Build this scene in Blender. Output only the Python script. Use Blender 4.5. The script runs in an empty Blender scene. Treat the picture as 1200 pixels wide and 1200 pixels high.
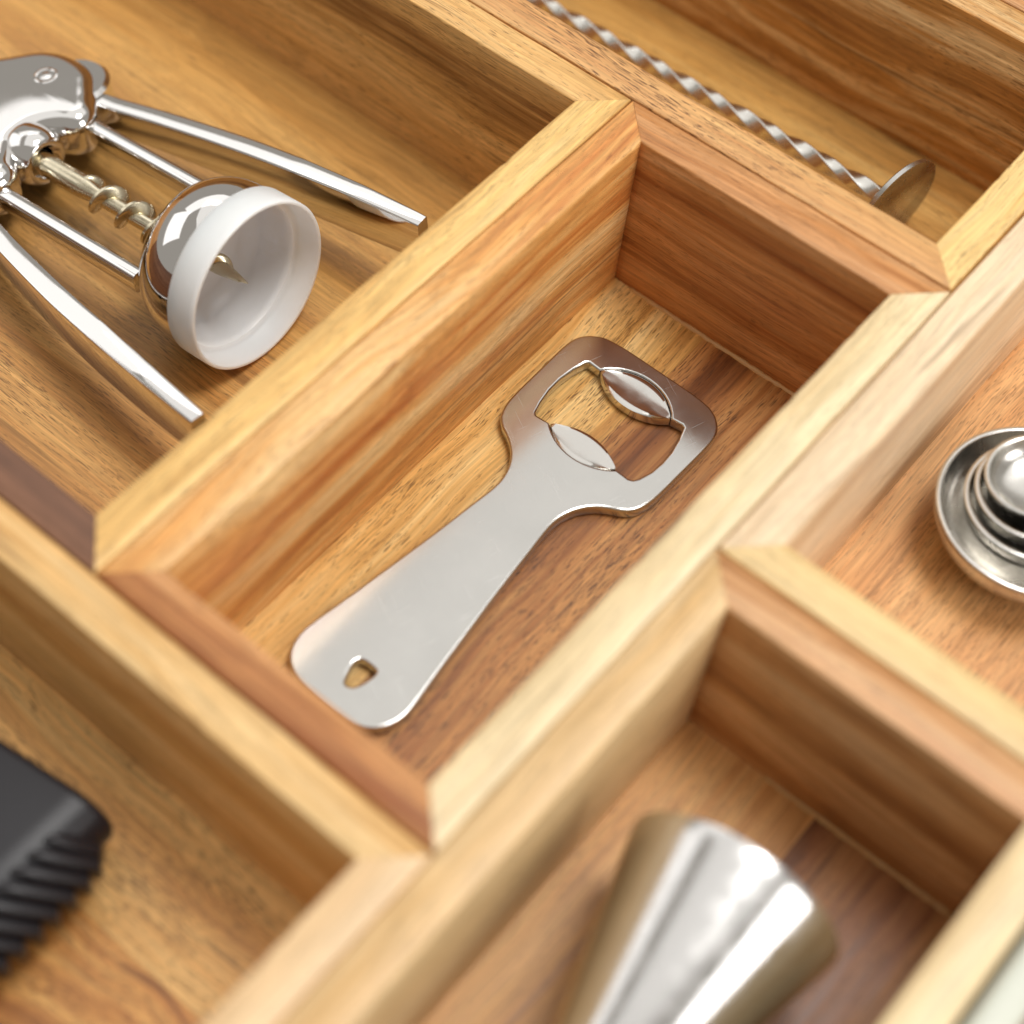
import bpy, bmesh, math, random
from mathutils import Vector, Matrix
random.seed(7)
MM = 0.001
sc = bpy.context.scene
col = sc.collection

# ------------------------------------------------------------------ camera
cam_data = bpy.data.cameras.new('camera')
cam = bpy.data.objects.new('camera', cam_data); col.objects.link(cam)
cam.location = (0.146632, -0.097143, 0.284955)
cam.rotation_euler = (0.581690, -0.015339, 0.721805)
cam_data.sensor_width = 36.0
cam_data.lens = 36.0 * 2153.2 / 1200.0
cam_data.shift_x = (600 - 439.81) / 1200.0
cam_data.shift_y = -(600 - 579.50) / 1200.0
cam_data.clip_start = 0.01; cam_data.clip_end = 50
cam_data.dof.use_dof = True
cam_data.dof.focus_distance = 0.408
cam_data.dof.aperture_fstop = 6.2
cam_data.dof.aperture_blades = 0
sc.camera = cam

# ------------------------------------------------------------------ world and studio lamps
world = bpy.data.worlds.new('World'); sc.world = world; world.use_nodes = True
bg = world.node_tree.nodes['Background']
bg.inputs['Color'].default_value = (1.0, 0.94, 0.85, 1)
bg.inputs['Strength'].default_value = 0.40

def softbox(name, loc, target, sx, sy, power, color):
    ld = bpy.data.lights.new(name, 'AREA'); ld.shape = 'RECTANGLE'; ld.size = sx; ld.size_y = sy
    ld.energy = power; ld.color = color
    o = bpy.data.objects.new(name, ld); col.objects.link(o)
    o.location = loc
    d = Vector(target) - Vector(loc)
    o.rotation_euler = d.to_track_quat('-Z', 'Y').to_euler()
    return o
softbox('key_softbox', (0.24, 0.37, 1.20), (0.03, 0.08, 0), 0.42, 0.42, 8.6, (1.0, 0.985, 0.96))
softbox('overhead_softbox', (-0.15, 0.55, 1.55), (0.0, 0.15, 0), 2.1, 1.9, 8.6, (1.0, 0.995, 0.985))
softbox('high_left_softbox', (-1.05, 0.76, 1.00), (-0.05, 0.08, 0), 1.3, 0.46, 1.9, (1.0, 0.99, 0.985))
softbox('left_softbox', (-1.25, -0.25, 0.75), (-0.05, 0.08, 0), 0.9, 0.7, 2.2, (1.0, 0.99, 0.985))
softbox('side_softbox', (0.95, 0.15, 0.50), (0.03, 0.08, 0), 0.45, 0.6, 4.8, (1.0, 0.985, 0.97))

sc.view_settings.view_transform = 'Standard'
sc.view_settings.look = 'None'
sc.view_settings.exposure = -0.06
sc.view_settings.gamma = 1.0
sc.cycles.use_denoising = True
sc.cycles.adaptive_threshold = 0.02
sc.cycles.max_bounces = 10
sc.cycles.diffuse_bounces = 6
sc.cycles.caustics_reflective = False
sc.cycles.caustics_refractive = False

# ------------------------------------------------------------------ helpers
def lin(c):
    return tuple(((v / 255.0) / 12.92 if v / 255.0 <= 0.04045 else (((v / 255.0) + 0.055) / 1.055) ** 2.4) for v in c[:3]) + (1.0,)

def link_mesh(name, bm, mat, parent=None, smooth=False):
    me = bpy.data.meshes.new(name)
    bmesh.ops.recalc_face_normals(bm, faces=bm.faces)
    bm.to_mesh(me); bm.free()
    if smooth:
        for p in me.polygons: p.use_smooth = True
    o = bpy.data.objects.new(name, me)
    if mat: me.materials.append(mat)
    col.objects.link(o)
    if parent: o.parent = parent
    return o

def auto_smooth(o, ang=35):
    me = o.data
    for p in me.polygons: p.use_smooth = True
    bm = bmesh.new(); bm.from_mesh(me)
    a = math.radians(ang)
    for e in bm.edges:
        e.smooth = not (len(e.link_faces) == 2 and e.calc_face_angle(0) > a)
    bm.to_mesh(me); bm.free()
    return o

def thing(name, label, cat, loc=(0, 0, 0), rotz=0.0, group=None):
    o = bpy.data.objects.new(name, None); col.objects.link(o)
    o.empty_display_size = 0.01
    o.location = loc; o.rotation_euler = (0, 0, rotz)
    o['label'] = label; o['category'] = cat
    if group: o['group'] = group
    return o

def lathe(profile, seg=64, axis='X', close=True):
    """profile: list of (a, r) along the axis; closed loop if close"""
    bm = bmesh.new(); rings = []
    for a, r in profile:
        ring = []
        for k in range(seg):
            t = 2 * math.pi * k / seg
            c, s = r * math.cos(t), r * math.sin(t)
            if axis == 'X': co = (a, c, s)
            elif axis == 'Y': co = (c, a, s)
            else: co = (c, s, a)
            ring.append(bm.verts.new(co))
        rings.append(ring)
    n = len(rings)
    for i in range(n if close else n - 1):
        r0, r1 = rings[i], rings[(i + 1) % n]
        for k in range(seg):
            bm.faces.new((r0[k], r0[(k + 1) % seg], r1[(k + 1) % seg], r1[k]))
    if not close:
        bm.faces.new(rings[0][::-1]); bm.faces.new(rings[-1])
    return bm

def sweep(sections, cap=True):
    """sections: list of loops with equal vertex counts"""
    bm = bmesh.new(); rings = [[bm.verts.new(p) for p in s] for s in sections]
    m = len(rings[0])
    for r0, r1 in zip(rings, rings[1:]):
        for k in range(m):
            bm.faces.new((r0[k], r0[(k + 1) % m], r1[(k + 1) % m], r1[k]))
    if cap:
        bm.faces.new(rings[0][::-1]); bm.faces.new(rings[-1])
    return bm

def catmull(pts, n=8, closed=True):
    out = []; N = len(pts)
    rng = range(N) if closed else range(N - 1)
    for i in rng:
        if closed: p0, p1, p2, p3 = [pts[(i + d) % N] for d in (-1, 0, 1, 2)]
        else: p0, p1, p2, p3 = pts[max(i - 1, 0)], pts[i], pts[i + 1], pts[min(i + 2, N - 1)]
        for k in range(n):
            t = k / n
            out.append(tuple(0.5 * (2 * b + (c - a) * t + (2 * a - 5 * b + 4 * c - d) * t * t + (3 * b - a - 3 * c + d) * t ** 3)
                             for a, b, c, d in zip(p0, p1, p2, p3)))
    if not closed: out.append(tuple(pts[-1]))
    return out

def plate(name, loops, z0, z1, bevel, mat, parent, res=2, flat=True):
    """flat plate with holes (loops in metres, first is the outline), bevelled edges"""
    cu = bpy.data.curves.new(name, 'CURVE'); cu.dimensions = '2D'; cu.fill_mode = 'BOTH'
    for lp in loops:
        sp = cu.splines.new('POLY'); sp.points.add(len(lp) - 1)
        for q, p in zip(sp.points, lp): q.co = (p[0], p[1], 0, 1)
        sp.use_cyclic_u = True
    cu.extrude = (z1 - z0) / 2 - bevel
    cu.bevel_depth = bevel; cu.bevel_resolution = res; cu.offset = -bevel
    tmp = bpy.data.objects.new('tmp', cu); col.objects.link(tmp)
    dg = bpy.context.evaluated_depsgraph_get()
    me = bpy.data.meshes.new_from_object(tmp.evaluated_get(dg))
    col.objects.unlink(tmp); bpy.data.objects.remove(tmp); bpy.data.curves.remove(cu)
    bm = bmesh.new(); bm.from_mesh(me); bpy.data.meshes.remove(me)
    bmesh.ops.remove_doubles(bm, verts=bm.verts, dist=1e-6)
    bmesh.ops.translate(bm, verts=bm.verts, vec=(0, 0, (z0 + z1) / 2))
    o = link_mesh(name, bm, mat, parent)
    auto_smooth(o, 40)
    if flat:
        bm = bmesh.new(); bm.from_mesh(o.data)
        for f in bm.faces:
            if abs(f.normal.z) > 0.9995:
                f.smooth = False
                for e in f.edges: e.smooth = False
        bm.to_mesh(o.data); bm.free()
    return o

# ------------------------------------------------------------------ materials
def nd(nt, t, **kw):
    n = nt.nodes.new(t)
    for k, v in kw.items(): setattr(n, k, v)
    return n

WOODS = {}
def wood(name, dark, mid, light, axis='x', seed=0, pores=0.55, band=1.0, fig=0.0, gain=1.0, rough=0.40):
    """oiled acacia: streaks along the grain, fine fibre, short dark pores"""
    m = bpy.data.materials.new(name); m.use_nodes = True
    nt = m.node_tree; L = nt.links; b = nt.nodes['Principled BSDF']
    rnd = random.Random(seed)
    tc = nd(nt, 'ShaderNodeTexCoord')
    mp = nd(nt, 'ShaderNodeMapping')
    mp.inputs['Location'].default_value = (rnd.uniform(-3, 3), rnd.uniform(-3, 3), rnd.uniform(-3, 3))
    if axis == 'y': mp.inputs['Rotation'].default_value = (0, 0, -math.pi / 2 + rnd.uniform(-.02, .02))
    else: mp.inputs['Rotation'].default_value = (0, 0, rnd.uniform(-.02, .02))
    L.new(tc.outputs['Object'], mp.inputs['Vector'])
    # slow wander of the grain
    wn = nd(nt, 'ShaderNodeTexNoise'); wn.inputs['Scale'].default_value = 14; wn.inputs['Detail'].default_value = 2
    L.new(mp.outputs[0], wn.inputs['Vector'])
    ws = nd(nt, 'ShaderNodeVectorMath', operation='SUBTRACT'); ws.inputs[1].default_value = (.5, .5, .5)
    L.new(wn.outputs['Color'], ws.inputs[0])
    wm = nd(nt, 'ShaderNodeVectorMath', operation='MULTIPLY'); wm.inputs[1].default_value = (0, 0.007 + 0.03 * fig, 0.007 + 0.03 * fig)
    L.new(ws.outputs[0], wm.inputs[0])
    wa = nd(nt, 'ShaderNodeVectorMath', operation='ADD')
    L.new(mp.outputs[0], wa.inputs[0]); L.new(wm.outputs[0], wa.inputs[1])
    def stretched(sx, sy, detail, r=0.55, dist=0.0, src=wa):
        v = nd(nt, 'ShaderNodeVectorMath', operation='MULTIPLY'); v.inputs[1].default_value = (sx, sy, sy)
        L.new(src.outputs[0], v.inputs[0])
        t = nd(nt, 'ShaderNodeTexNoise'); t.inputs['Scale'].default_value = 1; t.inputs['Detail'].default_value = detail
        t.inputs['Roughness'].default_value = r; t.inputs['Distortion'].default_value = dist
        L.new(v.outputs[0], t.inputs['Vector']); return t
    def rng(src, lo, hi, a=0.0, c=1.0, smooth=False):
        r = nd(nt, 'ShaderNodeMapRange'); r.inputs['From Min'].default_value = lo; r.inputs['From Max'].default_value = hi
        r.inputs['To Min'].default_value = a; r.inputs['To Max'].default_value = c
        if smooth: r.interpolation_type = 'SMOOTHSTEP'
        L.new(src, r.inputs['Value']); return r
    def mth(op, a, c):
        x = nd(nt, 'ShaderNodeMath', operation=op)
        for i, q in enumerate((a, c)):
            if isinstance(q, (int, float)): x.inputs[i].default_value = q
            else: L.new(q, x.inputs[i])
        return x
    n1 = stretched(3.5, 105 * band, 3, 0.5, 0.0)
    n2 = stretched(22, 520 * band, 3, 0.6)
    n3 = stretched(55, 2600, 2)
    s1 = rng(n1.outputs['Fac'], 0.30, 0.70); s2 = rng(n2.outputs['Fac'], 0.25, 0.75)
    f = mth('ADD', mth('MULTIPLY', s1.outputs[0], 0.60).outputs[0], mth('MULTIPLY', s2.outputs[0], 0.40).outputs[0])
    rp = nd(nt, 'ShaderNodeValToRGB')
    e = rp.color_ramp.elements
    g = lambda c: tuple(min(1, v * gain * w) for v, w in zip(lin(c)[:3], (1.03, 0.985, 0.86))) + (1,)
    e[0].position = 0.16; e[0].color = g(dark)
    e[1].position = 0.80; e[1].color = g(light)
    k = e.new(0.46); k.color = g(mid)
    L.new(f.outputs[0], rp.inputs['Fac'])
    # fibre
    n6 = stretched(14, 1250, 3, 0.6)
    fb1 = rng(n3.outputs['Fac'], 0.3, 0.7, 0.78, 1.16); fb2 = rng(n6.outputs['Fac'], 0.28, 0.72, 0.82, 1.12)
    fib = mth('MULTIPLY', fb1.outputs[0], fb2.outputs[0])
    mx = nd(nt, 'ShaderNodeVectorMath', operation='SCALE'); L.new(rp.outputs['Color'], mx.inputs[0]); L.new(fib.outputs[0], mx.inputs['Scale'])
    # dark thin veins along the grain
    n5 = stretched(9, 330 * band, 2, 0.5, 0.6)
    vein = rng(n5.outputs['Fac'], 0.665, 0.72, 0, 0.6, True)
    mv = nd(nt, 'ShaderNodeMix', data_type='RGBA'); L.new(vein.outputs[0], mv.inputs['Factor']); L.new(mx.outputs[0], mv.inputs['A'])
    mv.inputs['B'].default_value = g(tuple(int(v * 0.72) for v in dark))
    # pores: short dashes, denser in patches
    n4 = stretched(260, 3900, 1.0, 0.5, 0.0)
    patch = stretched(26, 120, 2)
    pth = rng(patch.outputs['Fac'], 0.32, 0.64, 0.69, 0.60 - 0.05 * pores)
    pd = mth('SUBTRACT', n4.outputs['Fac'], pth.outputs[0])
    pore = rng(pd.outputs[0], 0.0, 0.05, 0, min(1, 0.30 + pores * 0.6), True)
    mp2 = nd(nt, 'ShaderNodeMix', data_type='RGBA'); L.new(pore.outputs[0], mp2.inputs['Factor']); L.new(mv.outputs['Result'], mp2.inputs['A'])
    mp2.inputs['B'].default_value = g(tuple(int(0.55 * q + 0.12 * p) for q, p in zip(dark, mid)))
    L.new(mp2.outputs['Result'], b.inputs['Base Color'])
    rr = rng(n2.outputs['Fac'], 0.3, 0.7, rough - 0.06, rough + 0.10); L.new(rr.outputs[0], b.inputs['Roughness'])
    b.inputs['Specular IOR Level'].default_value = 0.5
    bp = nd(nt, 'ShaderNodeBump'); bp.inputs['Strength'].default_value = 0.30; bp.inputs['Distance'].default_value = 0.00010
    L.new(n3.outputs['Fac'], bp.inputs['Height']); L.new(bp.outputs[0], b.inputs['Normal'])
    return m

def metal(name, rgb, rough, scratch=0.0, aniso=0.0, bump=0.0):
    m = bpy.data.materials.new(name); m.use_nodes = True
    nt = m.node_tree; L = nt.links; b = nt.nodes['Principled BSDF']
    b.inputs['Base Color'].default_value = lin(rgb); b.inputs['Metallic'].default_value = 1.0
    tc = nd(nt, 'ShaderNodeTexCoord')
    t = nd(nt, 'ShaderNodeTexNoise'); t.inputs['Scale'].default_value = 260; t.inputs['Detail'].default_value = 5
    L.new(tc.outputs['Object'], t.inputs['Vector'])
    r = nd(nt, 'ShaderNodeMapRange'); r.inputs['From Min'].default_value = .3; r.inputs['From Max'].default_value = .7
    r.inputs['To Min'].default_value = rough * (1 - scratch); r.inputs['To Max'].default_value = rough * (1 + scratch)
    L.new(t.outputs['Fac'], r.inputs['Value']); L.new(r.outputs[0], b.inputs['Roughness'])
    if bump:
        t2 = nd(nt, 'ShaderNodeTexNoise'); t2.inputs['Scale'].default_value = 900; t2.inputs['Detail'].default_value = 3
        L.new(tc.outputs['Object'], t2.inputs['Vector'])
        bp = nd(nt, 'ShaderNodeBump'); bp.inputs['Strength'].default_value = bump; bp.inputs['Distance'].default_value = 0.00005
        L.new(t2.outputs['Fac'], bp.inputs['Height']); L.new(bp.outputs[0], b.inputs['Normal'])
    return m

CHROME = metal('chrome', (226, 224, 222), 0.045, 0.5)
def worn_steel(name, rgb, lo, hi):
    m = bpy.data.materials.new(name); m.use_nodes = True
    nt = m.node_tree; L = nt.links; b = nt.nodes['Principled BSDF']; b.inputs['Metallic'].default_value = 1.0
    tc = nd(nt, 'ShaderNodeTexCoord')
    sm = nd(nt, 'ShaderNodeTexNoise'); sm.inputs['Scale'].default_value = 55; sm.inputs['Detail'].default_value = 6; sm.inputs['Roughness'].default_value = 0.65
    L.new(tc.outputs['Object'], sm.inputs['Vector'])
    r = nd(nt, 'ShaderNodeMapRange'); r.inputs['From Min'].default_value = .3; r.inputs['From Max'].default_value = .7
    r.inputs['To Min'].default_value = lo; r.inputs['To Max'].default_value = hi
    L.new(sm.outputs['Fac'], r.inputs['Value'])
    # hairline scratches in two directions
    tot = r.outputs[0]; lines = []
    for rot, sc_ in ((0.5, (60, 5200, 1)), (1.9, (90, 4300, 1))):
        mp = nd(nt, 'ShaderNodeMapping'); mp.inputs['Rotation'].default_value = (0, 0, rot)
        L.new(tc.outputs['Object'], mp.inputs['Vector'])
        v = nd(nt, 'ShaderNodeVectorMath', operation='MULTIPLY'); v.inputs[1].default_value = sc_
        L.new(mp.outputs[0], v.inputs[0])
        t = nd(nt, 'ShaderNodeTexNoise'); t.inputs['Scale'].default_value = 1; t.inputs['Detail'].default_value = 1
        L.new(v.outputs[0], t.inputs['Vector'])
        k = nd(nt, 'ShaderNodeMapRange'); k.inputs['From Min'].default_value = 0.68; k.inputs['From Max'].default_value = 0.76
        k.inputs['To Max'].default_value = 0.14
        L.new(t.outputs['Fac'], k.inputs['Value'])
        a = nd(nt, 'ShaderNodeMath', operation='ADD'); L.new(tot, a.inputs[0]); L.new(k.outputs[0], a.inputs[1]); tot = a.outputs[0]
    L.new(tot, b.inputs['Roughness'])
    mx = nd(nt, 'ShaderNodeMix', data_type='RGBA'); L.new(sm.outputs['Fac'], mx.inputs['Factor'])
    mx.inputs['A'].default_value = lin(tuple(c - 7 for c in rgb)); mx.inputs['B'].default_value = lin(tuple(c + 7 for c in rgb))
    L.new(mx.outputs['Result'], b.inputs['Base Color'])
    return m
STEEL = worn_steel('satin_steel', (203, 201, 197), 0.12, 0.20)
BRIGHT = metal('polished_steel', (214, 211, 206), 0.16, 0.4)
TWIST = metal('soft_steel', (218, 215, 208), 0.26, 0.2)
DISC = metal('dull_steel', (196, 193, 188), 0.26, 0.2)
SPOON_STEEL = metal('spun_steel', (222, 219, 213), 0.22, 0.3)
WORM = metal('champagne_steel', (214, 204, 178), 0.24, 0.4, bump=0.25)
JIG = metal('jigger_steel', (216, 214, 212), 0.20, 0.3)

def plastic(name, rgb, rough, trans=0.0, sss=0.0, bump=0.0, spec=0.5):
    m = bpy.data.materials.new(name); m.use_nodes = True
    nt = m.node_tree; b = nt.nodes['Principled BSDF']
    b.inputs['Base Color'].default_value = lin(rgb); b.inputs['Roughness'].default_value = rough
    b.inputs['Specular IOR Level'].default_value = spec
    b.inputs['Transmission Weight'].default_value = trans
    b.inputs['IOR'].default_value = 1.42
    if sss:
        b.inputs['Subsurface Weight'].default_value = sss
        b.inputs['Subsurface Radius'].default_value = (1, 1, 1)
        b.inputs['Subsurface Scale'].default_value = 0.0022
    if bump:
        tc = nd(nt, 'ShaderNodeTexCoord'); t = nd(nt, 'ShaderNodeTexNoise'); t.inputs['Scale'].default_value = 1800; t.inputs['Detail'].default_value = 2
        nt.links.new(tc.outputs['Object'], t.inputs['Vector'])
        bp = nd(nt, 'ShaderNodeBump'); bp.inputs['Strength'].default_value = bump; bp.inputs['Distance'].default_value = 0.00008
        nt.links.new(t.outputs['Fac'], bp.inputs['Height']); nt.links.new(bp.outputs[0], b.inputs['Normal'])
    return m
FROST = plastic('frosted_plastic', (236, 243, 255), 0.34, trans=0.0, sss=1.0)
BLACK = plastic('black_rubber', (30, 28, 32), 0.38, bump=0.3)
GLUE = plastic('clear_glue', (206, 164, 108), 0.14)
PALE = plastic('pale_grey_paint', (206, 208, 194), 0.4)

# ------------------------------------------------------------------ the trays
T = 8.764 * MM; H = 44.655 * MM; LN = 160.559 * MM; W = 80 * MM; Y3 = 79.348 * MM
BASE = 6 * MM                 # floor board thickness
FZ = -H                       # tray floor height

gm = wood('drawer_wood', (120, 84, 46), (160, 116, 66), (188, 146, 92), 'x', 91)
bm = bmesh.new()
bmesh.ops.create_grid(bm, x_segments=1, y_segments=1, size=0.6)
bmesh.ops.translate(bm, verts=bm.verts, vec=(0, 0.05, FZ - BASE - 0.0005))
ground = link_mesh('drawer_floor', bm, gm); ground['kind'] = 'structure'

def board(name, quad, z0, z1, mat, parent, eased=True):
    """board from its plan quad (outer start, outer end, inner end, inner start); top edges eased a little unevenly"""
    A, B, C, D = [Vector((x, y, 0)) for x, y in quad]
    rnd = random.Random(int(abs(quad[0][0] * 1e6 + quad[1][1] * 3e6 + quad[2][0] * 7e6)))
    length = (B - A).length
    n = max(2, int(length / (2.2 * MM))) if eased else 1
    def wander(step):
        ks = [rnd.uniform(-1, 1) for _ in range(int(n / step) + 3)]
        return lambda k: (lambda x: ks[int(x)] * (1 - (x % 1)) + ks[int(x) + 1] * (x % 1))(k / step)
    w1, w2, w3 = wander(5), wander(5), wander(9)
    nick = {rnd.randrange(1, n): rnd.uniform(0.25, 0.6) for _ in range(int(n / 16))} if n > 8 else {}
    secs = []
    for k in range(n + 1):
        t = k / n
        eo = (0.34 + 0.14 * w1(k)) * MM; ei = (0.36 + 0.16 * w2(k) + nick.get(k, 0)) * MM; zt = z1 + (0.05 * w3(k) * MM if eased else 0)
        width = (D - A).length
        if not eased: pts = [(0, z0), (0, z1), (1, z1), (1, z0)]
        else:
            fo, fi = eo / T, ei / T
            pts = [(0, z0), (0, zt - eo), (fo * 0.29, zt - eo * 0.29), (fo, zt), (0.5, zt), (1 - fi, zt), (1 - fi * 0.29, zt - ei * 0.29), (1, zt - ei), (1, z0)]
        sec = []
        for c, z in pts:
            p = A.lerp(D, c).lerp(B.lerp(C, c), t)
            sec.append((p.x, p.y, z))
        secs.append(sec)
    o = link_mesh(name, sweep(secs), mat, parent)
    return auto_smooth(o, 50)

def tray(label, x0, x1, y0, y1, walls, floors, floor_axis, seed, group='wooden organizer trays'):
    """walls: dict N,E,S,W -> (dark, mid, light[, kw]); floors: list of (fraction end, palette)"""
    tr = thing('organizer_tray', label, 'tray', (x0, y0, FZ - BASE), 0, group)
    w, l = x1 - x0, y1 - y0; zt = H + BASE; g = 0.05 * MM
    q = {'S': [(g, 0), (w - g, 0), (w - T - g, T), (T + g, T)],
         'N': [(w - g, l), (g, l), (T + g, l - T), (w - T - g, l - T)],
         'W': [(0, l - g), (0, g), (T, T + g), (T, l - T - g)],
         'E': [(w, g), (w, l - g), (w - T, l - T - g), (w - T, T + g)]}
    for i, k in enumerate('NESW'):
        pal = walls[k]; kw = pal[3] if len(pal) > 3 else {}
        m = wood('acacia_wall', *pal[:3], axis='x' if k in 'NS' else 'y', seed=seed * 10 + i, **kw)
        dz = kw.get('dz', 0)
        board('wall_board', q[k], 0, zt, m, tr)
    # floor of glued staves
    prev = 0.0
    for j, (fr, pal) in enumerate(floors):
        kw = pal[3] if len(pal) > 3 else {}
        m = wood('acacia_floor', *pal[:3], axis=floor_axis, seed=seed * 10 + 5 + j, **kw)
        e = 0.02 * MM
        dz = -0.03 * MM * (j % 2)
        if floor_axis == 'y':
            a, b2 = T + (w - 2 * T) * prev, T + (w - 2 * T) * fr
            qd = [(a + e, T + e), (b2 - e, T + e), (b2 - e, l - T - e), (a + e, l - T - e)]
        else:
            a, b2 = T + (l - 2 * T) * prev, T + (l - 2 * T) * fr
            qd = [(T + e, a + e), (w - T - e, a + e), (w - T - e, b2 - e), (T + e, b2 - e)]
        board('floor_board', qd, 0, BASE + dz, m, tr, False)
        prev = fr
    return tr

# palettes (dark, mid, light)
CREAM = ((206, 176, 132), (226, 204, 166), (236, 220, 190))
PINKCREAM = ((208, 176, 146), (230, 206, 178), (240, 222, 200))
YELLOW = ((206, 158, 92), (228, 188, 122), (242, 212, 154))
TAN = ((184, 134, 84), (210, 164, 110), (228, 188, 136))
ROSE = ((148, 86, 40), (188, 130, 78), (214, 164, 118))
REDTAN = ((168, 112, 70), (202, 150, 98), (222, 178, 124))
BROWN = ((116, 76, 40), (158, 112, 64), (190, 146, 92))
DEEP = ((112, 62, 26), (150, 92, 42), (178, 120, 62))
MAUVE = ((96, 64, 48), (126, 88, 68), (146, 108, 86))
OAKF = ((186, 130, 70), (206, 152, 88), (222, 174, 110))
GOLD = ((176, 122, 62), (210, 160, 92), (232, 190, 124))

tray_opener = tray('wooden tray in the centre holding the flat bottle opener', 0, W, 0, LN,
    {'N': ROSE + (dict(pores=.3),), 'E': CREAM + (dict(pores=.15),), 'S': ROSE + (dict(pores=.3),),
     'W': ((184, 106, 48), (222, 164, 98), (242, 208, 156), dict(pores=.4, fig=.1))},
    [(0.42, ((182, 128, 66), (226, 180, 110), (244, 212, 152), dict(pores=1.0))), (1.0, ((118, 70, 34), (166, 110, 60), (206, 156, 98), dict(pores=.9)))], 'y', 1)
tray_corkscrew = tray('wooden tray at the upper left holding the chrome winged corkscrew', -0.26, -0.0004, 0, LN,
    {'N': ((146, 98, 48), (208, 160, 98), (228, 186, 128), dict(pores=.5)), 'E': YELLOW + (dict(pores=.4),), 'S': MAUVE + (dict(pores=.3),), 'W': TAN},
    [(0.5, OAKF + (dict(pores=.8),)), (1.0, ((188, 138, 76), (206, 156, 90), (218, 172, 106), dict(pores=.35)))], 'x', 2)
tray_barspoon = tray('wooden tray along the top holding the twisted bar spoon', -0.26, W - 0.0003, LN + 0.0005, LN + 0.0005 + 0.0814,
    {'N': ((142, 90, 40), (186, 132, 70), (236, 204, 156), dict(pores=.6)), 'E': YELLOW + (dict(pores=.5),), 'S': REDTAN + (dict(pores=1.1),), 'W': TAN},
    [(1.0, ((166, 118, 60), (198, 150, 84), (216, 174, 108), dict(pores=.4)))], 'x', 3)
tray_spoons = tray('wooden tray at the right edge holding the nested measuring spoons', W + 0.0005, 0.235, Y3 + 0.0003, 0.345,
    {'N': TAN, 'E': TAN, 'S': ((206, 170, 116), (222, 192, 140), (234, 208, 162), dict(pores=.3)), 'W': PINKCREAM + (dict(pores=.15),)},
    [(0.5, ((194, 140, 92), (212, 160, 110), (226, 180, 130), dict(pores=.6))), (1.0, OAKF)], 'y', 4)
tray_jigger = tray('wooden tray at the bottom right holding the lying steel jigger', W + 0.0003, 0.15050 + T, -0.115, Y3 - 0.0002,
    {'N': ((124, 68, 24), (192, 140, 92), (226, 186, 146), dict(pores=.2)), 'E': CREAM + (dict(pores=.1),), 'S': TAN, 'W': ((204, 166, 114), (220, 188, 144), (232, 206, 168), dict(pores=.15))},
    [(0.5, ((170, 118, 66), (206, 154, 98), (224, 180, 124), dict(pores=.4))), (1.0, ((104, 62, 34), (146, 96, 58), (176, 126, 80), dict(pores=.5)))], 'y', 5)
tray_grip = tray('wooden tray at the lower left holding the black ribbed tool', -0.22, W, -0.145, -0.0005,
    {'N': ((174, 114, 52), (214, 170, 110), (232, 202, 154), dict(pores=.2)), 'E': ((204, 164, 120), (222, 188, 148), (234, 206, 170), dict(pores=.15)), 'S': TAN, 'W': TAN},
    [(0.48, ((182, 124, 62), (214, 158, 88), (232, 184, 114), dict(pores=.7, fig=.4))), (0.78, ((140, 78, 34), (208, 150, 84), (232, 186, 118), dict(pores=.9, fig=1.0))), (1.0, ((198, 146, 84), (224, 176, 110), (240, 204, 142), dict(pores=1.2, fig=.3)))], 'x', 6)
tray_far = tray('wooden tray beyond the bar spoon tray at the top right corner', -0.26, 0.079, LN + 0.0822, 0.33,
    {'N': TAN, 'E': TAN, 'S': ROSE, 'W': TAN}, [(1.0, OAKF)], 'x', 7)

# beads of clear glue squeezed out along the floor joints
def glue_bead(parent, x0, x1, y, seed):
    r = random.Random(seed); secs = []; n = 46
    for k in range(n + 1):
        x = x0 + (x1 - x0) * k / n
        a = (0.55 + 0.45 * r.random()) * MM * (0.35 if k in (0, n) else 1)
        hh = a * (0.35 + 0.3 * r.random())
        secs.append([(x, y + 0.1 * MM, -0.1 * MM), (x, y + 0.1 * MM, hh), (x, y - a * 0.5, hh * 0.8), (x, y - a * 1.1, 0.02 * MM), (x, y - a * 1.1, -0.1 * MM)])
    bm = sweep(secs)
    bmesh.ops.translate(bm, verts=bm.verts, vec=(0, 0, BASE))
    o = link_mesh('glue_bead', bm, GLUE, parent, True)
    o['label'] = 'clear dried glue along the floor joint'
glue_bead(tray_opener, T + 4 * MM, W - T, LN - T, 3)
wj = 0.15050 + T - W - 0.0006
glue_bead(tray_jigger, T + 18 * MM, wj - T, Y3 + 0.115 - 0.0002 - T, 5)

# ------------------------------------------------------------------ bottle opener
op = thing('bottle_opener', 'flat satin steel bottle opener lying in the centre tray', 'bottle opener', (33.5 * MM, 79 * MM, FZ), math.radians(-0.3))
def mirror(half):      # half outline from the top centre down the right side to the bottom centre
    r = [(x, y) for x, y in half]
    return r + [(-x, y) for x, y in reversed(half) if abs(x) > 1e-6]
half = [(0, 134.7), (7, 134.7), (11.5, 134.5), (15.2, 133.8), (18.1, 131.8), (19.7, 129.2), (20.2, 125.8), (20.2, 120), (20.1, 114), (20.0, 108.5), (19.6, 104.5), (18.4, 101.3), (16.4, 99.3), (13.9, 97.9),
        (11.3, 95.9), (9.2, 93.0), (7.95, 89.4), (7.7, 85.5), (8.5, 78), (9.7, 67), (11.2, 55.5), (12.6, 45), (13.9, 36), (14.1, 32.2), (13.3, 28.8), (11.2, 25.8), (8.0, 24.2), (4, 23.8), (0, 23.7)]
outl = [(x * MM, (y - 79) * MM) for x, y in catmull(mirror(half), 6)]
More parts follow.
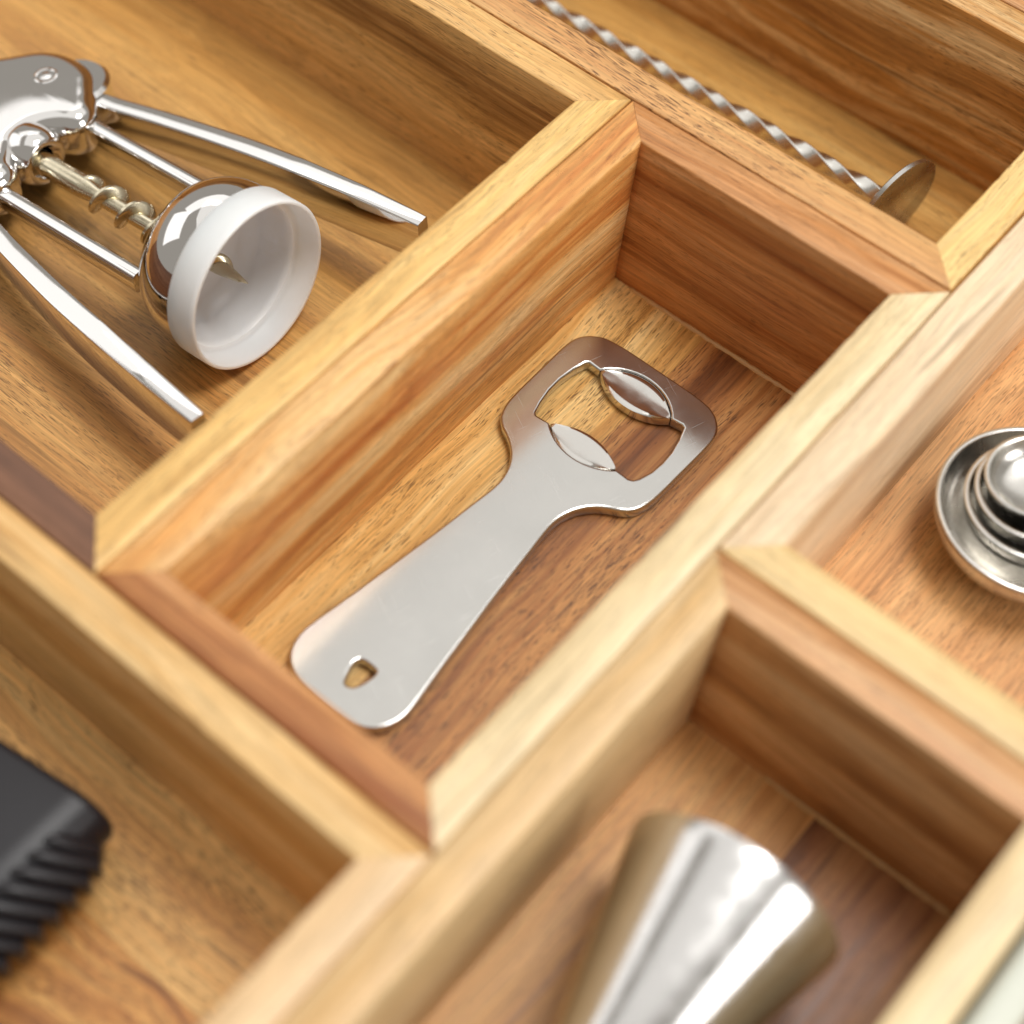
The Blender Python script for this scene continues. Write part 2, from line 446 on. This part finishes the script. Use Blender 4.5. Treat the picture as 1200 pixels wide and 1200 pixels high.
def arc(x0, x1, yb, sag, n=14):   # arc from (x0,yb) to (x1,yb) bulging by sag
    c = (x1 - x0) / 2; R = (c * c + sag * sag) / (2 * abs(sag)); s = 1 if sag > 0 else -1
    xm = (x0 + x1) / 2; out = []
    a = math.asin(min(1, c / R))
    for k in range(n + 1):
        t = -a + 2 * a * k / n
        out.append((xm + R * math.sin(t), yb + s * (R * math.cos(t) - (R - abs(sag)))))
    return out
g = 0.22
top_arc = arc(-9.7 - g, 9.7 + g, 125.7, 5.0 + g)           # body side of the upper leaf
low_arc = arc(-9.0 - g, 9.0 + g, 107.0, -3.5 - g)
hole = [(-13.0, 125.9)] + top_arc + [(12.6, 126.1), (13.3, 125.7), (14.3, 122.3), (15.1, 118.5), (15.3, 115), (15.0, 111.5), (14.1, 108.4), (13.4, 107.3), (12.6, 106.9)] \
     + low_arc[::-1] + [(-12.6, 106.7), (-13.2, 107.1), (-14.1, 110), (-14.8, 114), (-14.9, 118), (-14.4, 122), (-13.6, 125.3)]
hole = [(x * MM, (y - 79) * MM) for x, y in hole]
hang = [(-1.5, 35.6), (-0.6, 36.6), (2.9, 36.7), (3.9, 35.7), (3.6, 32.6), (2.6, 29.9), (1.3, 28.9), (0, 29.2), (-0.9, 31.3), (-1.7, 34.3)]
hang = [((1.0 + 0.82 * (x - 1.0)) * MM, (33 + 0.82 * (y - 33) - 79) * MM) for x, y in catmull(hang, 6)]
plate('plate', [outl, hole, hang], 0.0, 3.0 * MM, 0.55 * MM, STEEL, op, 3)

def leaf(name, hw, yb, up, dn, dish, lip, parent):
    """almond-shaped prising tooth, dished on top"""
    bm = bmesh.new(); n = 28; mrow = 12
    A = arc(-hw, hw, yb, up, n); B = arc(-hw, hw, yb, -dn, n)
    top = []
    for i in range(n + 1):
        row = []
        for j in range(mrow + 1):
            t = j / mrow
            x = A[i][0] * (1 - t) + B[i][0] * t; y = A[i][1] * (1 - t) + B[i][1] * t
            u = 2 * t - 1; v = 2 * i / n - 1
            e = max(abs(u), abs(v) ** 1.5)
            z = lip - dish * (1 - min(1, (e / 0.82)) ** 2) if e < 0.82 else lip - 0.35 * max(0, (e - 0.9) / 0.1) ** 2
            row.append(bm.verts.new((x * MM, (y - 79) * MM, z * MM)))
        top.append(row)
    for i in range(n):
        for j in range(mrow):
            bm.faces.new((top[i][j], top[i + 1][j], top[i + 1][j + 1], top[i][j + 1]))
    bmesh.ops.remove_doubles(bm, verts=bm.verts, dist=1e-6)
    be = [e for e in bm.edges if e.is_boundary]
    ret = bmesh.ops.extrude_edge_only(bm, edges=be)
    for v in ret['geom']:
        if isinstance(v, bmesh.types.BMVert): v.co.z = 0.5 * MM
    o = link_mesh(name, bm, BRIGHT, parent)
    return auto_smooth(o, 45)
leaf('prising_tooth', 9.7, 125.7, 5.0, 4.0, 0.28, 3.10, op)
leaf('prising_tooth', 9.0, 107.0, 3.5, 4.0, 0.18, 3.0, op)

# ------------------------------------------------------------------ winged corkscrew
AX = 20.3 * MM
ck = thing('winged_corkscrew', 'chrome winged corkscrew with frosted ring lying in the upper left tray', 'corkscrew', (-39.3 * MM, 82.1 * MM, FZ), math.radians(0.45))
ck.rotation_euler = (0, math.radians(-7.6), math.radians(0.45))
ck.location.z = FZ + 0.1 * MM
def up(o): o.location = (0, 0, AX); return o
bell_prof = [(-7.2, 19.4), (-7.2, 20.5), (-9, 20.9), (-11.5, 21.1), (-14, 20.9), (-16.5, 20.2), (-19, 18.9), (-21.2, 16.9), (-23, 14.2), (-24.3, 11), (-25.1, 7.5), (-25.4, 4.8), (-24.6, 4.6), (-23.6, 8), (-22, 12.5), (-19.5, 16.2), (-16, 18.6), (-12, 19.4)]
bell_s = catmull([((a + 3.5) * MM, 0.925 * r * MM) for a, r in bell_prof], 3)
up(link_mesh('bell', lathe(bell_s, 96), CHROME, ck, True))
ring_prof = [(0, 20.95), (0, 21.6), (-0.25, 21.82), (-1.4, 21.85), (-7.6, 21.85), (-7.9, 21.5), (-7.9, 20.9), (-7.2, 20.3), (-7.3, 18.9), (-15, 17.9), (-19, 14.5), (-20.5, 9), (-20.7, 5), (-20.0, 5), (-19.8, 9), (-18.4, 14.2), (-14.6, 17.3), (-6.6, 18.3), (-5.9, 18.7), (-5.7, 19.9), (-5.0, 20.5), (-0.5, 20.8)]
ring_prof = [(a + 3.5, 0.925 * r) for a, r in ring_prof]
ro = up(link_mesh('plastic_ring', lathe([(a * MM, r * MM) for a, r in ring_prof], 96), FROST, ck)); auto_smooth(ro, 50)
ro['label'] = 'frosted translucent plastic ring in the mouth of the bell'

def capsule_rod(p0, p1, hw, hh, mat, name, parent, r=0.8):
    """straight bar with rounded-rectangle section"""
    p0, p1 = Vector(p0), Vector(p1); d = (p1 - p0).normalized(); s = Vector((-d.y, d.x, 0)).normalized(); z = Vector((0, 0, 1))
    sec = rounded(hw, hh, r)
    bm = sweep([[p + s * a + z * b for a, b in sec] for p in (p0, p1)])
    return auto_smooth(up(link_mesh(name, bm, mat, parent)), 40)
def rounded(hw, hh, r, n=4):
    out = []
    for cx, cy, a0 in ((hw - r, hh - r, 0), (-hw + r, hh - r, 90), (-hw + r, -hh + r, 180), (hw - r, -hh + r, 270)):
        for k in range(n + 1):
            t = math.radians(a0 + 90 * k / n); out.append((cx + r * math.cos(t), cy + r * math.sin(t)))
    return out
for s, y0, y1 in ((1, 14.3, 14.3), (-1, -14.3, -14.3)):
    capsule_rod((-72 * MM, y0 * MM, 0), (-19 * MM, y1 * MM, 0), 1.9 * MM, 2.7 * MM, CHROME, 'frame_rod', ck, 1.3 * MM)

# frame head: thick plate with two pivot lobes and an arch round the worm collar
hd2 = [(-71.4, 0), (-70.8, 3.4), (-68.2, 6.4), (-65.2, 8.4), (-63.6, 10.6), (-63.2, 13.2), (-64.4, 16.4), (-67.6, 19.4), (-70.6, 22.2), (-74.6, 25.6), (-79.5, 27.2), (-86, 27.0), (-92, 24.2), (-97, 18.5), (-102, 13), (-106, 9.5), (-108, 5), (-108.3, 0)]
outl = [(x * MM, y * MM) for x, y in catmull(hd2 + [(x, -y) for x, y in reversed(hd2[:-1]) if abs(y) > 1e-6], 5)]
head = plate('frame_head', [outl], -6.5 * MM, 6.5 * MM, 4.6 * MM, CHROME, ck, 9, flat=False); up(head)
for s in (1, -1):
    rv = link_mesh('rivet', lathe([(6.2 * MM, 0.05 * MM), (6.2 * MM, 3.2 * MM), (6.75 * MM, 3.1 * MM), (6.95 * MM, 2.5 * MM), (6.7 * MM, 1.9 * MM), (6.9 * MM, 1.2 * MM), (7.0 * MM, 0.05 * MM)], 32, 'Z', False), CHROME, head)
    auto_smooth(rv, 40); rv.location = (-82.0 * MM, s * 16.9 * MM, -0.3 * MM)
# worm collar
colr = up(link_mesh('worm_collar', lathe([(a * MM, r * MM) for a, r in catmull([(-74, 3.0), (-74, 6.4), (-71, 7.2), (-67.8, 7.0), (-65.6, 5.9), (-65.2, 4.6), (-66.2, 3.6), (-67.6, 3.0)], 5)], 64), CHROME, ck, True))
# worm
secs = []
def worm_core():
    prof = [(-73, 2.8), (-52, 2.75), (-49.5, 2.45), (-47, 2.0), (-8, 1.8), (-5, 1.4), (-1.5, 0.7), (0.8, 0.08)]
    return lathe([(a * MM, r * MM) for a, r in prof], 28, 'X', False)
wm_ = up(link_mesh('worm', worm_core(), WORM, ck)); auto_smooth(wm_, 50)
n = 330; secs = []
for k in range(n + 1):
    t = k / n; a = -53.0 + 51.0 * t
    th = -2 * math.pi * (a + 53.0) / 8.6 + 2.4
    rr = 4.3 * min(1, t / 0.10 + 0.35) * min(1, (1 - t) / 0.20 + 0.12)
    er = Vector((0, math.cos(th), math.sin(th))); ex = Vector((1, 0, 0)); c = Vector((a, 0, 0))
    hw = 1.5; hw2 = 0.75
    secs.append([(c + er * q + ex * w) * MM for q, w in ((0.8, -hw), (rr * 0.85, -hw2 * 1.2), (rr, -hw2 * 0.5), (rr, hw2 * 0.5), (rr * 0.85, hw2 * 1.2), (0.8, hw))])
fl = link_mesh('worm_thread', sweep(secs), WORM, wm_); auto_smooth(fl, 50)
wm_.location.y = -0.7 * MM

def lever(path, widths, heights, name='lever'):
    """curved flat lever; path in plan, section rounded"""
    P = catmull([tuple(p) for p in path], 8, False); N = len(P); secs = []
    def interp(tab, t):
        x = t * (len(tab) - 1); i = min(int(x), len(tab) - 2); return tab[i] + (tab[i + 1] - tab[i]) * (x - i)
    for k, (x, y) in enumerate(P):
        q0 = Vector(P[max(k - 1, 0)]); q1 = Vector(P[min(k + 1, N - 1)]); d = (q1 - q0).normalized(); s = Vector((-d.y, d.x, 0))
        t = k / (N - 1); w = interp(widths, t); hh = interp(heights, t)
        sec = rounded(w, hh, 0.45, 3)
        secs.append([(Vector((x, y, -0.6 - 3.6 * t)) + s * a + Vector((0, 0, b))) * MM for a, b in sec])
    bm = sweep(secs)
    return auto_smooth(up(link_mesh(name, bm, CHROME, ck)), 38)
for s in (1, -1):
    pth = [(x, s * y) for x, y in ((-75, 20.4), (-66, 22.0), (-50, 25.8), (-30, 29.6), (-14, 31.9), (3, 34.0), (20, 35.7))]
    lv = lever(pth, [2.0, 2.15, 2.4, 2.6, 2.6, 2.3, 1.8], [3.8, 4.0, 4.5, 5.2, 5.8, 6.0, 5.6])
    hub = link_mesh('lever_hub', lathe([(a * MM, r * MM) for a, r in ((-4.9, 0.1), (-4.9, 7.6), (-4.0, 8.6), (3.4, 8.6), (4.3, 7.6), (4.3, 0.1))], 48, 'Z', False), CHROME, lv)
    auto_smooth(hub, 40); hub.location = (-77.5 * MM, s * 21.4 * MM, 0)
# pull handle beyond the frame head
hp = [(-107, 0.1), (-107, 4.6), (-116, 4.2), (-124, 4.6), (-126, 6), (-129, 7.5), (-134, 7.8), (-139, 7), (-142, 5), (-143, 0.1)]
auto_smooth(up(link_mesh('pull_handle', lathe([(a * MM, r * MM) for a, r in hp], 48, 'X', False), CHROME, ck)), 40)

# ------------------------------------------------------------------ bar spoon
p0 = Vector((-175, 206.6, 4.5)) * MM; p1 = Vector((48.0, 203.9, 12.4)) * MM
ln = (p1 - p0).length; ang = math.atan2((p1 - p0).y, (p1 - p0).x)
bs = thing('bar_spoon', 'twisted steel bar spoon with round end disc in the top tray', 'bar spoon', (p0.x, p0.y, FZ), ang)
secs = []; n = 620
slope = (p1.z - p0.z) / ln
for k in range(n + 1):
    x = ln * k / n; th = 0.5 * math.pi * x / (8.4 * MM) + 0.9
    c, s_ = math.cos(th), math.sin(th)
    secs.append([(x, a * c - b * s_, p0.z + slope * x + a * s_ + b * c) for a, b in rounded(1.8 * MM, 1.5 * MM, 0.45 * MM, 3)])
o = link_mesh('twisted_handle', sweep(secs), TWIST, bs); auto_smooth(o, 40)
dp = [(0, 0.1), (0, 12.0), (0.25, 12.3), (1.25, 12.3), (1.5, 12.0), (1.5, 0.1)]
o = link_mesh('end_disc', lathe([(a * MM, r * MM) for a, r in dp], 72, 'X', False), DISC, bs); auto_smooth(o, 40)
o.location = (ln, 0, p1.z); o.rotation_euler = (0, 0, math.radians(-10))
sb = lathe([(z * MM, r * MM) for z, r in ((0.3, 0.2), (1.2, 5), (3.4, 9), (5.2, 11), (6.0, 11.6), (6.2, 11.2), (5.2, 10.4), (3.8, 8.4), (1.8, 4.6), (1.0, 0.2))], 40, 'Z', False)
o = link_mesh('spoon_bowl', sb, BRIGHT, bs, True); o.location = (-8 * MM, 0, 0.5 * MM); o.scale = (1.35, 1, 1)

# ------------------------------------------------------------------ nested measuring spoons
def mspoon(label, cx, cy, rim, r, depth, hlen, hang_, tilt=0.0):
    s = thing('measuring_spoon', label, 'measuring spoon', (cx * MM, cy * MM, FZ), math.radians(hang_), 'nested measuring spoons')
    prof = []; n = 14; th = 0.55
    for k in range(n + 1):
        t = k / n; a = t * math.pi / 2
        prof.append((rim - depth * math.cos(a) ** 0.85, max(0.05, r * math.sin(a) ** 0.8)))
    prof += [(rim + 0.3, r + 0.2), (rim + 0.5, r), (rim + 0.5, r - 0.75), (rim + 0.25, r - 1.0)]
    for k in range(n, -1, -1):
        t = k / n; a = t * math.pi / 2
        prof.append((rim - (depth - th) * math.cos(a) ** 0.85, max(0.05, (r - 1.0) * math.sin(a) ** 0.8)))
    o = link_mesh('bowl', lathe([(z * MM, q * MM) for z, q in prof], 72, 'Z', False), SPOON_STEEL, s); auto_smooth(o, 50)
    sec = rounded(4.2, 0.55, 0.4, 3); secs = []
    for x, z, w in ((r - 0.4, rim - 0.2, 1.1), (r + 8, rim - 0.1, 1.0), (r + hlen * .5, rim, 1.0), (r + hlen, rim, 1.2)):
        secs.append([(x * MM, a * w * MM, (z + b) * MM) for a, b in sec])
    o = link_mesh('handle', sweep(secs), SPOON_STEEL, s); auto_smooth(o, 40)
    if tilt:
        s.rotation_euler = (0, math.radians(-tilt), math.radians(hang_))
        s.location.x += rim * MM * math.sin(math.radians(tilt)) * math.cos(math.radians(hang_))
        s.location.y += rim * MM * math.sin(math.radians(tilt)) * math.sin(math.radians(hang_))
    return s
mspoon('largest measuring spoon, outermost of the nested set on the tray floor', 117.2, 150.4, 13.6, 20.8, 13.3, 60, 18)
mspoon('second largest measuring spoon, resting inside the largest bowl', 116.4, 150.0, 16.6, 14.8, 10.0, 62, 14, 3)
mspoon('third largest measuring spoon, between the second bowl and the smallest', 115.2, 150.8, 18.6, 12.5, 8.6, 64, 22, 5)
mspoon('smallest measuring spoon, topmost and innermost of the nested set', 113.7, 152.2, 20.8, 10.5, 5.2, 66, 16, 8)

# ------------------------------------------------------------------ jigger
jg = thing('jigger', 'steel cone jigger lying on its side in the bottom right tray', 'jigger', (118.6 * MM, 37.4 * MM, FZ), math.radians(4.4))
jp = [(0.0, 20.1), (0.1, 20.7), (-0.5, 20.8), (-3, 20.3), (-20, 16.4), (-40, 11.6), (-47, 9.8), (-50, 9.2), (-53, 9.7), (-60, 11.2), (-78, 15.6), (-80, 16.0), (-80, 15.3), (-60, 10.4), (-52, 8.2)]
jq = [(-52, 0.1), (-48, 0.1), (-48, 8.8), (-20, 15.6), (-3, 19.6)]
o = link_mesh('upper_cup', lathe([(a * MM, r * MM) for a, r in jp[:8] + [(-50, 0.1), (-48.6, 0.1)] + jq[2:]], 96, 'Y', True), JIG, jg); auto_smooth(o, 45); o.location.z = 20.8 * MM
o = link_mesh('lower_cup', lathe([(a * MM, r * MM) for a, r in [(-50.2, 0.1)] + [(-50.2, 9.15)] + jp[8:13] + [(-60, 10.4), (-52, 8.6), (-51.6, 0.1)]], 96, 'Y', True), JIG, jg); auto_smooth(o, 45); o.location.z = 20.8 * MM

# ------------------------------------------------------------------ black ribbed tool
bt = thing('ribbed_tool', 'matte black tool with ribbed rounded end in the lower left tray', 'tool', (31.0 * MM, -40.1 * MM, FZ), math.radians(8))
ZT = 18.0
prof = [(-90, 0.0), (-9, 0.0), (-6, 3.0), (-4.4, 7.0), (-3.8, 10.5), (-4.6, 13.6), (-6.6, 15.8), (-9.4, 17.3), (-13, ZT), (-90, ZT)]
bm = sweep([[(x * MM, y * MM, z * MM) for x, z in prof] for y in (-26, 17.2)])
bmesh.ops.bevel(bm, geom=[e for e in bm.edges if abs((e.verts[0].co - e.verts[1].co).y) < 1e-5 and e.verts[0].co.z + e.verts[1].co.z > 1 * MM], offset=2.0 * MM, segments=4, affect='EDGES', profile=0.5)
for v in bm.verts:
    if v.co.x > -20 * MM: v.co.x -= 0.14 * (17.2 * MM - v.co.y)
auto_smooth(link_mesh('body', bm, BLACK, bt), 45)
a28 = math.radians(36)
for k in range(11):
    ye = 14.0 - 4.1 * k
    back = (3.4, 1.1, 0.3)[k] if k < 3 else 0.0          # the end is rounded off towards its corner
    pts = []
    for j in range(10):
        t = j / 9; x = -10.2 * (1 - t) + (0.8 - back) * t; y = ye + (x - 0.8) * math.tan(a28); x -= 0.14 * (17.2 - ye)
        zz = 17.3 - 6.2 * max(0, t - 0.05) ** 1.6
        pts.append((x, y, zz, 1.5 * min(1, 0.35 + 2.0 * t) * (0.75 if j == 9 else 1)))
    secs = []
    for x, y, z, w in pts:
        sdir = Vector((-math.sin(a28), math.cos(a28), 0))
        secs.append([(Vector((x, y, z - 1.6)) + sdir * (a * w) + Vector((0, 0, b))) * MM for a, b in rounded(1.0, 2.6, 0.8, 3)])
    auto_smooth(link_mesh('rib', sweep(secs), BLACK, bt), 45)

# ------------------------------------------------------------------ pale strip outside the jigger tray
bm = bmesh.new()
secs = [[(161.0 * MM + a, y, -23 * MM + b) for a, b in rounded(3.4 * MM, 24 * MM, 1.6 * MM, 3)] for y in (-0.10, 0.078)]
for s in secs:
    for i, p in enumerate(s): s[i] = (p[0] + 3.0 * MM, p[1], p[2])
pr = link_mesh('drawer_rail', sweep(secs), PALE); auto_smooth(pr, 40)
pr['label'] = 'pale grey rail standing outside the jigger tray, lower right corner'; pr['category'] = 'rail'
